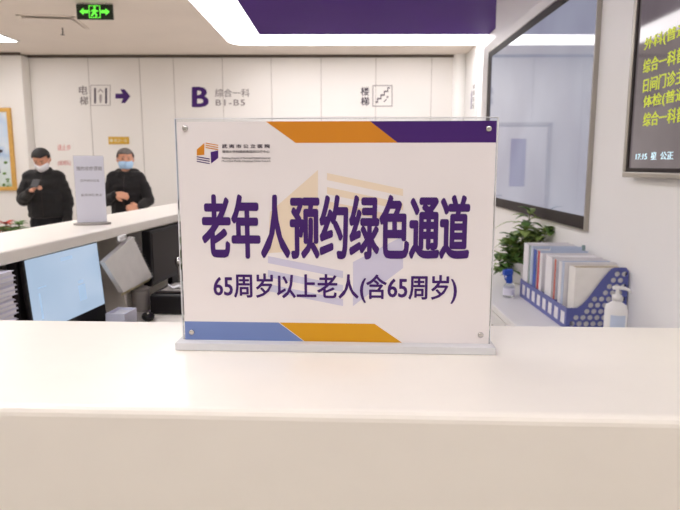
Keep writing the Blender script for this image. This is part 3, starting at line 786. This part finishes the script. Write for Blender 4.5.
obj('bottom_panel', B(.0, dep, .003, ln-.003, .0005, .003), M['rack'], t)
obj('back_panel', B(dep-.003, dep, .003, ln-.003, .003, H1*.9), M['rack'], t)
docs = [  # y0,y1, height, depth start, cover, spine, label
 (2.790, 2.860, .262, .003, 'whitepaper', 'whitepaper', 'thick white document wallet at the far end of the blue rack'),
 (2.765, 2.785, .258, .006, 'whitepaper', 'fgreen', 'file with a grey-green spine in the blue rack beside the far white wallet'),
 (2.728, 2.758, .258, .004, 'flight', 'flight', 'pale blue folder in the blue rack left of the dark blue spine'),
 (2.668, 2.708, .252, .002, 'whitepaper', 'fblue', 'file with a dark blue spine in the blue rack'),
 (2.632, 2.655, .252, .004, 'flight', 'fred', 'file with a red spine in the blue rack beside the dark blue spine'),
 (2.590, 2.618, .246, .001, 'whitepaper', 'whitepaper', 'white file in the blue rack right of the red spine'),
 (2.480, 2.560, .248, .008, 'whitepaper', 'whitepaper', 'widest white file in the middle of the blue rack'),
 (2.432, 2.446, .246, .006, 'whitepaper', 'forange', 'file with a thin orange-red spine in the blue rack'),
 (2.382, 2.412, .244, .012, 'flight', 'whitepaper', 'pale blue file near the front of the blue rack'),
 (2.350, 2.372, .246, .010, 'whitepaper', 'flight', 'white file behind the foremost kraft-edged file of the blue rack'),
 (2.274, 2.340, .240, .026, 'pad', 'pad', 'foremost thick white file with a kraft top edge in the blue rack')]
for i, (y0, y1, h, d0, mn, ms, lb) in enumerate(docs):
    o = thing('document_file', lb, 'file', (RX0+d0, (y0+y1)/2, RZ+.0035), group='files standing in the blue rack')
    w_ = (y1-y0)/2; D = RX1-.006-RX0-d0-.004
    cv = bmesh.new(); box(cv, .002, D, -w_, -w_+.0015, 0, h); box(cv, .002, D, w_-.0015, w_, 0, h); box(cv, .0015, .0025, -w_+.0015, w_-.0015, 0, h)
    obj('cover', cv, M[mn], o)
    obj('spine', B(0, .0015, -w_, w_, 0, h), M[ms], o)
    obj('pages', B(.004, D-.004, -w_+.0018, w_-.0018, .001, h-(.004 if i != 10 else .006)), M['whitepaper'] if i != 10 else M['kraft'], o)
o = thing('loose_sheets', 'tall pale sheets sticking up behind the files of the blue rack', 'papers', (RX0+.06, 2.664, RZ+.0035)); 
obj('pages', B(0, .155, -.006, .0, 0, .268), M['flight'], o)
o['label'] = 'pale blue sheets standing tallest in the blue rack by the wall'
o.name = 'plastic_wallet'
bm = bmesh.new(); box(bm, .14, .154, -.008, .002, .250, .276, bev=.002); obj('blue_clip', bm, M['fgreen'], o)

# pump bottle
p = hit(615.5, 318, (0, 2.09, 0), (0, 1, 0))
t = thing('pump_bottle', 'white pump bottle of hand sanitiser in front of the blue file rack', 'bottle', (p.x, 2.09, RZ), R(-10))
zz = CAMZ; 
bm = bmesh.new(); lathe(bm, [(.034, .0005), (.038, .006), (.038, .125), (.034, .140), (.018, .152), (.014, .156), (.014, .166)]); obj('body', bm, M['white'], t, smooth=True)
bm = bmesh.new(); lathe(bm, [(.017, .158), (.017, .176), (.007, .178), (.006, .198)]); obj('collar', bm, M['white'], t, smooth=True)
bm = bmesh.new(); tube(bm, [(-.016, 0, .202), (0, 0, .203), (.022, 0, .202), (.038, 0, .196), (.046, 0, .186)], [.007, .008, .0065, .005, .004], 10); obj('pump_head', bm, M['white'], t, smooth=True)
bm = bmesh.new()
for k in range(9):
    a0 = R(-130+k*9); a1 = R(-130+(k+1)*9); r_ = .0386
    vs = [bm.verts.new((r_*math.cos(a0), r_*math.sin(a0), .035)), bm.verts.new((r_*math.cos(a1), r_*math.sin(a1), .035)), bm.verts.new((r_*math.cos(a1), r_*math.sin(a1), .11)), bm.verts.new((r_*math.cos(a0), r_*math.sin(a0), .11))]
    bm.faces.new(vs)
bmesh.ops.remove_doubles(bm, verts=bm.verts, dist=1e-5)
obj('bottle_label', bm, M['flight'], t)
# clear bottle with blue sprayer
p = hit(508.5, 297, (0, 0, RZ), (0, 0, 1))
t = thing('spray_bottle', 'small clear bottle with a blue spray head between plant and blue rack', 'bottle', (p.x, p.y, RZ), R(20))
bm = bmesh.new(); lathe(bm, [(.024, .0005), (.027, .005), (.027, .05), (.022, .062), (.011, .068), (.011, .074)]); obj('body', bm, M['clearish'], t, smooth=True)
bm = bmesh.new(); lathe(bm, [(.0272, .012), (.0276, .013), (.0276, .044), (.0272, .045)]); obj('bottle_label', bm, M['lilac'], t, smooth=True)
bm = bmesh.new(); lathe(bm, [(.015, .070), (.016, .085), (.014, .11), (.015, .118)]); box(bm, -.034, .014, -.012, .012, .108, .138, bev=.005); tube(bm, [(-.028, 0, .108), (-.024, 0, .09), (-.02, 0, .084)], .003); obj('spray_head', bm, M['bluecap'], t)

# plants ------------------------------------------------------------
def leaf(bm, base, tip, w, up, fold=.25, n=6):
    base = Vector(base); tip = Vector(tip); d = tip-base; L_ = d.length; s_ = d.cross(up)
    if s_.length < 1e-6: s_ = d.orthogonal()
    s_.normalize(); nn = s_.cross(d).normalized(); prev = None
    for i in range(n+1):
        f_ = i/n; c = base + d*f_ + nn*(math.sin(f_*PI)*L_*.12); ww = w*math.sin(PI*min(1, f_**.75*1.0))*.5 + .0006
        tri = [bm.verts.new(c - s_*ww + nn*ww*fold), bm.verts.new(c), bm.verts.new(c + s_*ww + nn*ww*fold)]
        if prev:
            bm.faces.new((prev[0], prev[1], tri[1], tri[0])); bm.faces.new((prev[1], prev[2], tri[2], tri[1]))
        prev = tri
def finish_leaves(name, bm, m, parent):
    me = bpy.data.meshes.new(name); bm.to_mesh(me); bm.free()
    o = link_mesh(name, me, m, parent, smooth=True)
    s_ = o.modifiers.new('s', 'SOLIDIFY'); s_.thickness = .0008
    return o
PY = 3.22; pc = hit(520, 300, (0, PY, 0), (0, 1, 0))
t = thing('potted_plant', 'leafy green potted plant at the far end of the cabinet below the large screen', 'plant', (pc.x, PY, RZ))
bm = bmesh.new(); lathe(bm, [(.05, .0005), (.06, .01), (.075, .11), (.078, .115), (.070, .115), (.066, .10)]); obj('pot', bm, M['pot'], t, smooth=True)
bm = bmesh.new(); lathe(bm, [(.064, .095), (.064, .104), (.03, .108)]); obj('soil', bm, M['soil'], t)
stems = bmesh.new(); lv = bmesh.new(); lv2 = bmesh.new()
def local(x, y, Y=PY):
    return hit(x, y, (0, Y, 0), (0, 1, 0)) - Vector(t.location)
targets = [(536, 214), (524, 226), (531, 236), (543, 235), (547, 246), (516, 238), (506, 248), (500, 262), (512, 255), (527, 250), (538, 255), (521, 266), (505, 274), (530, 268), (498, 284), (510, 290), (541, 262), (519, 282), (494, 270), (549, 228)]
for (x, y) in targets:
    e = local(x, y) + Vector((0, random.uniform(-.08, .10), 0)); e.z = max(e.z, .06); s0 = Vector((random.uniform(-.03, .03), random.uniform(-.03, .03), .10))
    m1 = s0.lerp(e, .5) + Vector((0, 0, .05))
    tube(stems, [s0, m1, e], .0022, 6)
    nlf = 11
    for k in range(nlf):
        f_ = .45+.55*k/(nlf-1); b0 = (m1.lerp(e, (f_-.5)*2) if f_ > .5 else s0.lerp(m1, f_*2))
        a_ = random.uniform(0, 2*PI); l_ = random.uniform(.06, .10)
        dr = Vector((math.cos(a_), math.sin(a_)*.9, random.uniform(-.45, .7))).normalized()*l_
        if (b0+dr).x > XR-t.location.x-.012: dr.x = -abs(dr.x)
        if (b0+dr).z < .04: dr.z = .04-b0.z
        leaf(lv if random.random() < .5 else lv2, b0, b0+dr, random.uniform(.040, .062), Vector((0, 0, 1)))
for (xa, ya, xb, yb) in ((520, 222, 494, 229), (517, 240, 494, 248), (536, 218, 530, 212)):
    leaf(lv2, local(xa, ya), local(xb, yb), .018, Vector((0, 0, 1)))
obj('stems', stems, M['stem'], t)
o = finish_leaves('foliage', lv, M['leaf'], t); o = finish_leaves('foliage', lv2, M['leaf2'], t)

# red plant at far left
PY = 5.75; q0 = hit(-4, 226, (0, PY, 0), (0, 1, 0))
t = thing('potted_plant', 'red and green leafed potted plant on the floor at the left edge', 'plant', (q0.x, PY, 0))
zt = q0.z
bm = bmesh.new(); lathe(bm, [(.13, .0005), (.14, .02), (.18, .50), (.19, .51), (.165, .51), (.16, .47)]); obj('pot', bm, M['pot'], t, smooth=True)
bm = bmesh.new(); lathe(bm, [(.158, .46), (.158, .48), (.08, .49)]); obj('soil', bm, M['soil'], t)
stems = bmesh.new(); lv = bmesh.new(); rd = bmesh.new()
for k in range(16):
    a_ = 2*PI*k/16; rr = random.uniform(.06, .24); e = Vector((rr*math.cos(a_), rr*math.sin(a_), zt-.02+random.uniform(-.12, .05)))
    tube(stems, [(.05*math.cos(a_), .05*math.sin(a_), .47), (rr*.6*math.cos(a_), rr*.6*math.sin(a_), .62), e], .005, 6)
    red = (e.x < .07)
    for j in range(9):
        b_a = 2*PI*j/9+random.uniform(-.2, .2); dr = Vector((math.cos(b_a), math.sin(b_a), random.uniform(-.1, .6))).normalized()*random.uniform(.07, .11)
        leaf(rd if red else lv, e, e+dr, .05, Vector((0, 0, 1)))
    for j in range(6):
        b_a = random.uniform(0, 2*PI); b0 = e - Vector((0, 0, .06)); dr = Vector((math.cos(b_a), math.sin(b_a), random.uniform(-.2, .3)))*.13
        leaf(lv, b0, b0+dr, .05, Vector((0, 0, 1)))
for (x, y) in ((20, 227), (24, 228), (13, 225), (27, 231)):
    e = hit(x, y, (0, PY, 0), (0, 1, 0)) - Vector(t.location); leaf(lv, e-Vector((.10, 0, .05)), e, .045, Vector((0, 0, 1)))
obj('stems', stems, M['stem'], t); finish_leaves('foliage', lv, M['leaf'], t); finish_leaves('red_bracts', rd, M['bract'], t)

# ================================================================== people
def person(label, x, y, rz, S, arms, headrot, haircol, jacket, maskm, jacket_style, jname):
    """local frame: faces -Y, +X = picture right. S scales a 1.62 m figure."""
    body = bmesh.new()
    HM = Matrix.Translation((0, 0, 1.40)) @ Matrix.Rotation(headrot[1], 4, 'Z') @ Matrix.Rotation(headrot[0], 4, 'X') @ Matrix.Rotation(headrot[2], 4, 'Y')
    hp = lambda a, b, c: HM @ Vector((a, b, c))     # head space, origin at top of neck
    # legs, pelvis, trunk
    for s in (-1, 1):
        blob(body, ((s*.085, 0, .83), .085), ((s*.095, -.012, .45), .054)); blob(body, ((s*.095, -.012, .45), .052), ((s*.10, .01, .09), .036))
        blob(body, ((s*.097, .012, .42), .05), ((s*.098, .028, .32), .045))
        blob(body, ((s*.10, .02, .05), .036), ((s*.11, -.12, .03), .028))
    blob(body, ((0, 0, .87), (.155, .10, .09)), ((0, 0, 1.0), (.14, .09, .08)))
    blob(body, ((0, 0, 1.0), (.135, .09, .08)), ((0, -.005, 1.20), (.16, .105, .09)))
    blob(body, ((0, -.005, 1.20), (.155, .10, .08)), ((-.135, 0, 1.30), .045), ((.135, 0, 1.30), .045))
    blob(body, ((0, .01, 1.30), .06), ((0, 0, 1.385), .052)); blob(body, ((0, 0, 1.37), .05), (hp(0, 0, .04), .05))
    # head
    def hb(*s): blob(body, *[(hp(*c), r) for c, r in s])
    hb(((0, .0, .13), .078), ((0, .015, .12), .084), ((0, -.02, .145), .07))
    hb(((0, -.055, .035), .028), ((-.045, -.01, .06), .03), ((.045, -.01, .06), .03), ((0, -.03, .11), .068))
    hb(((0, -.093, .105), .010), ((0, -.112, .072), .012)); hb(((-.012, -.100, .070), .008), ((.012, -.100, .070), .008))
    hb(((-.018, -.088, .040), .007), ((.018, -.088, .040), .007)); hb(((-.035, -.082, .125), .012), ((.035, -.082, .125), .012))
    for s in (-1, 1): hb(((s*.083, .012, .115), .011), ((s*.088, .018, .09), .010)), hb(((s*.080, .006, .075), .008), ((s*.086, .014, .09), .01))
    jk = bmesh.new()
    for s, (el, wr, fdir, curl, palmn) in zip((-1, 1), arms):
        sh = Vector((s*.165, 0, 1.295)); el = Vector(el); wr = Vector(wr); fdir = Vector(fdir).normalized(); pn = Vector(palmn).normalized()
        blob(body, (sh, .043), (el, .036)); blob(body, (el, .040), (wr, .026))
        # hand
        side = fdir.cross(pn).normalized(); pn = side.cross(fdir).normalized()
        pc_ = wr + fdir*.05
        blob(body, (wr, .024), (wr+fdir*.03+side*.018, .018), (wr+fdir*.03-side*.018, .018))
        blob(body, (wr+fdir*.03+side*.02, .017), (wr+fdir*.03-side*.02, .017), (wr+fdir*.082+side*.030, .013), (wr+fdir*.085-side*.030, .013))
        for k, (o_, ln_) in enumerate(((-.030, .068), (-.010, .078), (.010, .074), (.030, .058))):
            b0 = wr + fdir*.084 + side*o_; d0 = (fdir + pn*.3*curl).normalized(); b1 = b0 + d0*ln_*.42
            d1 = (fdir + pn*1.5*curl).normalized(); b2 = b1 + d1*ln_*.33; d2 = (fdir*.3*(1-curl) + fdir*.1 + pn*2*curl + fdir*(.6 if curl < .5 else 0)).normalized(); b3 = b2 + d2*ln_*.25
            blob(body, (b0, .0100), (b1, .0090)); blob(body, (b1, .0090), (b2, .0082)); blob(body, (b2, .0082), (b3, .0075))
        th = s*1.0 if True else 1
        tdir = -side
        b0 = wr + fdir*.03 + tdir*.030; b1 = b0 + (fdir*.7+tdir*.7+pn*.3*curl).normalized()*.035; b2 = b1 + (fdir*.9+tdir*.1+pn*.7*curl).normalized()*.03
        blob(body, (b0, .014), (b1, .011)); blob(body, (b1, .011), (b2, .0095))
        # sleeve
        r1, r2, r3 = jacket_style['sleeve']
        cuff = el.lerp(wr, .93)
        blob(jk, (sh + Vector((-s*.02, 0, -.005)), r1), (sh.lerp(el, .5), (r1+r2)/2+.004)); blob(jk, (sh.lerp(el, .5), (r1+r2)/2+.004), (el, r2)); blob(jk, (el, r2), (cuff, r3))
    def scale(bm):
        bmesh.ops.scale(bm, vec=(S, S, S), verts=bm.verts); return bm
    me = remesh(scale(body), .0052, 2)
    root = link_mesh('person', me, M['skin'], None, (x, y, 0), smooth=True)
    root.rotation_euler = (0, 0, rz); tag(root, label, 'person')
    # jacket body
    J = jacket_style; hem = J['hem']
    blob(jk, ((-.13, .0, 1.305), .072), ((.13, .0, 1.305), .072), ((0, .0, 1.20), (.19, .135, .08)))
    blob(jk, ((-.14, 0, 1.28), .075), ((.14, 0, 1.28), .075), ((0, 0, 1.05), (J['w'], .14, .08)))
    blob(jk, ((0, 0, 1.12), (J['w'], .14, .08)), ((0, 0, hem+.03), (J['hw'], .145, .03)))
    blob(jk, ((-.05, .02, 1.36), .045), ((.05, .02, 1.36), .045), ((-.05, -.04, 1.34), .035), ((.05, -.04, 1.34), .035), ((0, 0, 1.28), .09))
    if J.get('hood'):
        blob(jk, ((-.09, .06, 1.36), .05), ((.09, .06, 1.36), .05), ((0, .10, 1.33), .06)); blob(jk, ((-.10, .03, 1.36), .035), ((-.07, -.06, 1.31), .03)); blob(jk, ((.10, .03, 1.36), .035), ((.07, -.06, 1.31), .03))
    def disp(co):
        q_ = co*1.0
        f_ = .010*noise.noise(Vector((q_.x*7, q_.y*7, q_.z*11))) + .006*noise.noise(Vector((q_.x*16, q_.y*16, q_.z*26)))
        if J.get('puff'): f_ += .006*abs(math.sin(q_.z/S*PI/.085))
        return f_
    me = remesh(scale(jk), .0085, 3, disp)
    jo = link_mesh(jname, me, M[jacket], root, smooth=True)
    zp = bmesh.new(); tube(zp, [(0, -.150*S, hem*S+.03), (0, -.158*S, 1.05*S), (0, -.150*S, 1.25*S), (0, -.105*S, 1.33*S)], .004, 6); obj('zip', zp, M['dark'], jo)
    tr = bmesh.new()
    blob(tr, ((0, 0, .90), (.165, .115, .07)), ((-.085, 0, .80), .095), ((.085, 0, .80), .095))
    for s in (-1, 1):
        blob(tr, ((s*.087, 0, .80), .096), ((s*.098, -.012, .46), .072)); blob(tr, ((s*.098, -.012, .46), .072), ((s*.103, .012, .10), .062))
    link_mesh('trousers', remesh(scale(tr), .010, 2, lambda c: .006*noise.noise(c*12)), M['trouser'], root, smooth=True)
    for s in (-1, 1):
        sh_ = bmesh.new(); blob(sh_, ((s*.10, .03, .045), .045), ((s*.112, -.14, .035), .036), ((s*.11, -.06, .06), .04)); 
        for v in sh_.verts: v.co.z = max(v.co.z, .001)
        link_mesh('shoe', remesh(scale(sh_), .008, 1), M['black'], root, smooth=True)
    # hair: cap over the skull
    hr = bmesh.new(); ball(hr, (0, 0, 0), 1, 4)
    for v in hr.verts:
        c = v.co; v.co = Vector((c.x*.088, c.y*.099+.005, c.z*.092+.132))
    kill = [v for v in hr.verts if (v.co.z < .158 - (v.co.y+.09)*.0 and v.co.y < -.035) or v.co.z < .075 or (v.co.y < .01 and v.co.z < .125)]
    bmesh.ops.delete(hr, geom=kill, context='VERTS')
    for v in hr.verts:
        n_ = Vector((v.co.x, v.co.y-.005, v.co.z-.132)).normalized(); v.co += n_*(.006+.003*noise.noise(v.co*60)); 
    bmesh.ops.solidify(hr, geom=hr.faces[:], thickness=.012)
    bmesh.ops.transform(hr, matrix=HM, verts=hr.verts); obj('hair', scale(hr), M[haircol], root, smooth=True)
    # mask
    mk = bmesh.new(); ball(mk, (0, 0, 0), 1, 4)
    for v in mk.verts:
        c = v.co; bulge = .018*max(0, 1-abs(c.x)*1.6)*max(0, -c.y)
        v.co = Vector((c.x*.080, c.y*.105-.008-bulge, c.z*.085+.055))
    bmesh.ops.delete(mk, geom=[v for v in mk.verts if v.co.y > -.030 or v.co.z > .090 or v.co.z < .0], context='VERTS')
    bmesh.ops.solidify(mk, geom=mk.faces[:], thickness=.003)
    for s in (-1, 1): tube(mk, [(s*.070, -.040, .085), (s*.088, .0, .112), (s*.094, .026, .105), (s*.086, .01, .07), (s*.066, -.040, .03)], .0018, 5)
    bmesh.ops.transform(mk, matrix=HM, verts=mk.verts); obj('face_mask', scale(mk), M[maskm], root, smooth=True)
    for s in (-1, 1):
        ey = bmesh.new(); ball(ey, (s*.030, -.087, .112), (.011, .007, .0055), 2); bmesh.ops.transform(ey, matrix=HM, verts=ey.verts); obj('eye', scale(ey), M['black'], root, smooth=True)
        eb = bmesh.new(); blob(eb, ((s*.018, -.094, .131), .0035), ((s*.046, -.083, .131), .003)); bmesh.ops.transform(eb, matrix=HM, verts=eb.verts); obj('eyebrow', scale(eb), M[haircol], root)
    return root
P1Y = 6.5; S1 = .98
x1 = hit(46, 200, (0, P1Y, 0), (0, 1, 0)).x
arms1 = [((-.225, -.03, 1.05), (-.085, -.245, 1.155), (.75, -.45, .45), .8, (.5, .1, -.9)),
         ((.215, .02, 1.02), (.215, -.05, .80), (0, -.1, -1), .35, (-1, -.1, 0))]
person('person in a black padded jacket and white mask looking down at a phone', x1, P1Y, R(12), S1, arms1, (R(30), R(-4), 0), 'hair', 'cloth', 'maskw',
       dict(sleeve=(.074, .064, .047), hem=.84, w=.195, hw=.190, puff=True), 'jacket')
# phone lies across the curled fingers
Mx = Matrix.Translation((x1, P1Y, 0)) @ Matrix.Rotation(R(12), 4, 'Z')
w = Mx @ Vector((-.010, -.31, 1.215))
t = thing('smartphone', 'black smartphone in the hand of the man in the white mask', 'phone', w, R(12))
mt = Matrix.Rotation(R(-60), 4, 'X')
obj('body', box(bmesh.new(), -.037, .037, -.004, .004, -.075, .075, bev=.003, mtx=mt), M['black'], t)
obj('screen', box(bmesh.new(), -.034, .034, .0041, .0046, -.07, .07, mtx=mt), M['uiblue'], t)
P2Y = 6.55
x2 = hit(127.5, 200, (0, P2Y, 0), (0, 1, 0)).x
arms2 = [((-.255, -.05, 1.05), (-.075, -.215, 1.12), (.95, -.25, -.12), .7, (0, .9, -.4)),
         ((.29, -.06, 1.04), (.135, -.235, 1.005), (-.95, -.2, -.1), .7, (0, .9, -.4))]
arms2 = [((-.215, -.05, 1.04), (-.085, -.205, 1.125), (.93, -.2, -.12), .6, (0, .9, -.3)),
         ((.245, -.05, 1.04), (.165, -.215, .985), (-.95, -.2, -.05), .7, (0, .9, -.3))]
person('person in a black hooded coat and light blue mask with hands held in front', x2, P2Y, R(8), .972, arms2, (R(4), R(14), 0), 'hairgrey', 'cloth2', 'maskb',
       dict(sleeve=(.070, .060, .046), hem=.72, w=.175, hw=.19, hood=True), 'coat')

# ================================================================== render look
sc.view_settings.view_transform = 'Standard'; sc.view_settings.look = 'None'
sc.view_settings.gamma = 1; sc.view_settings.use_curve_mapping = False
sc.view_settings.exposure = 0.08
w = bpy.data.worlds.new('world'); sc.world = w; w.use_nodes = True
w.node_tree.nodes['Background'].inputs['Color'].default_value = (.8, .8, .85, 1); w.node_tree.nodes['Background'].inputs['Strength'].default_value = .2
sc.cycles.use_denoising = True
sc.cycles.max_bounces = 10; sc.cycles.diffuse_bounces = 6; sc.cycles.transparent_max_bounces = 12
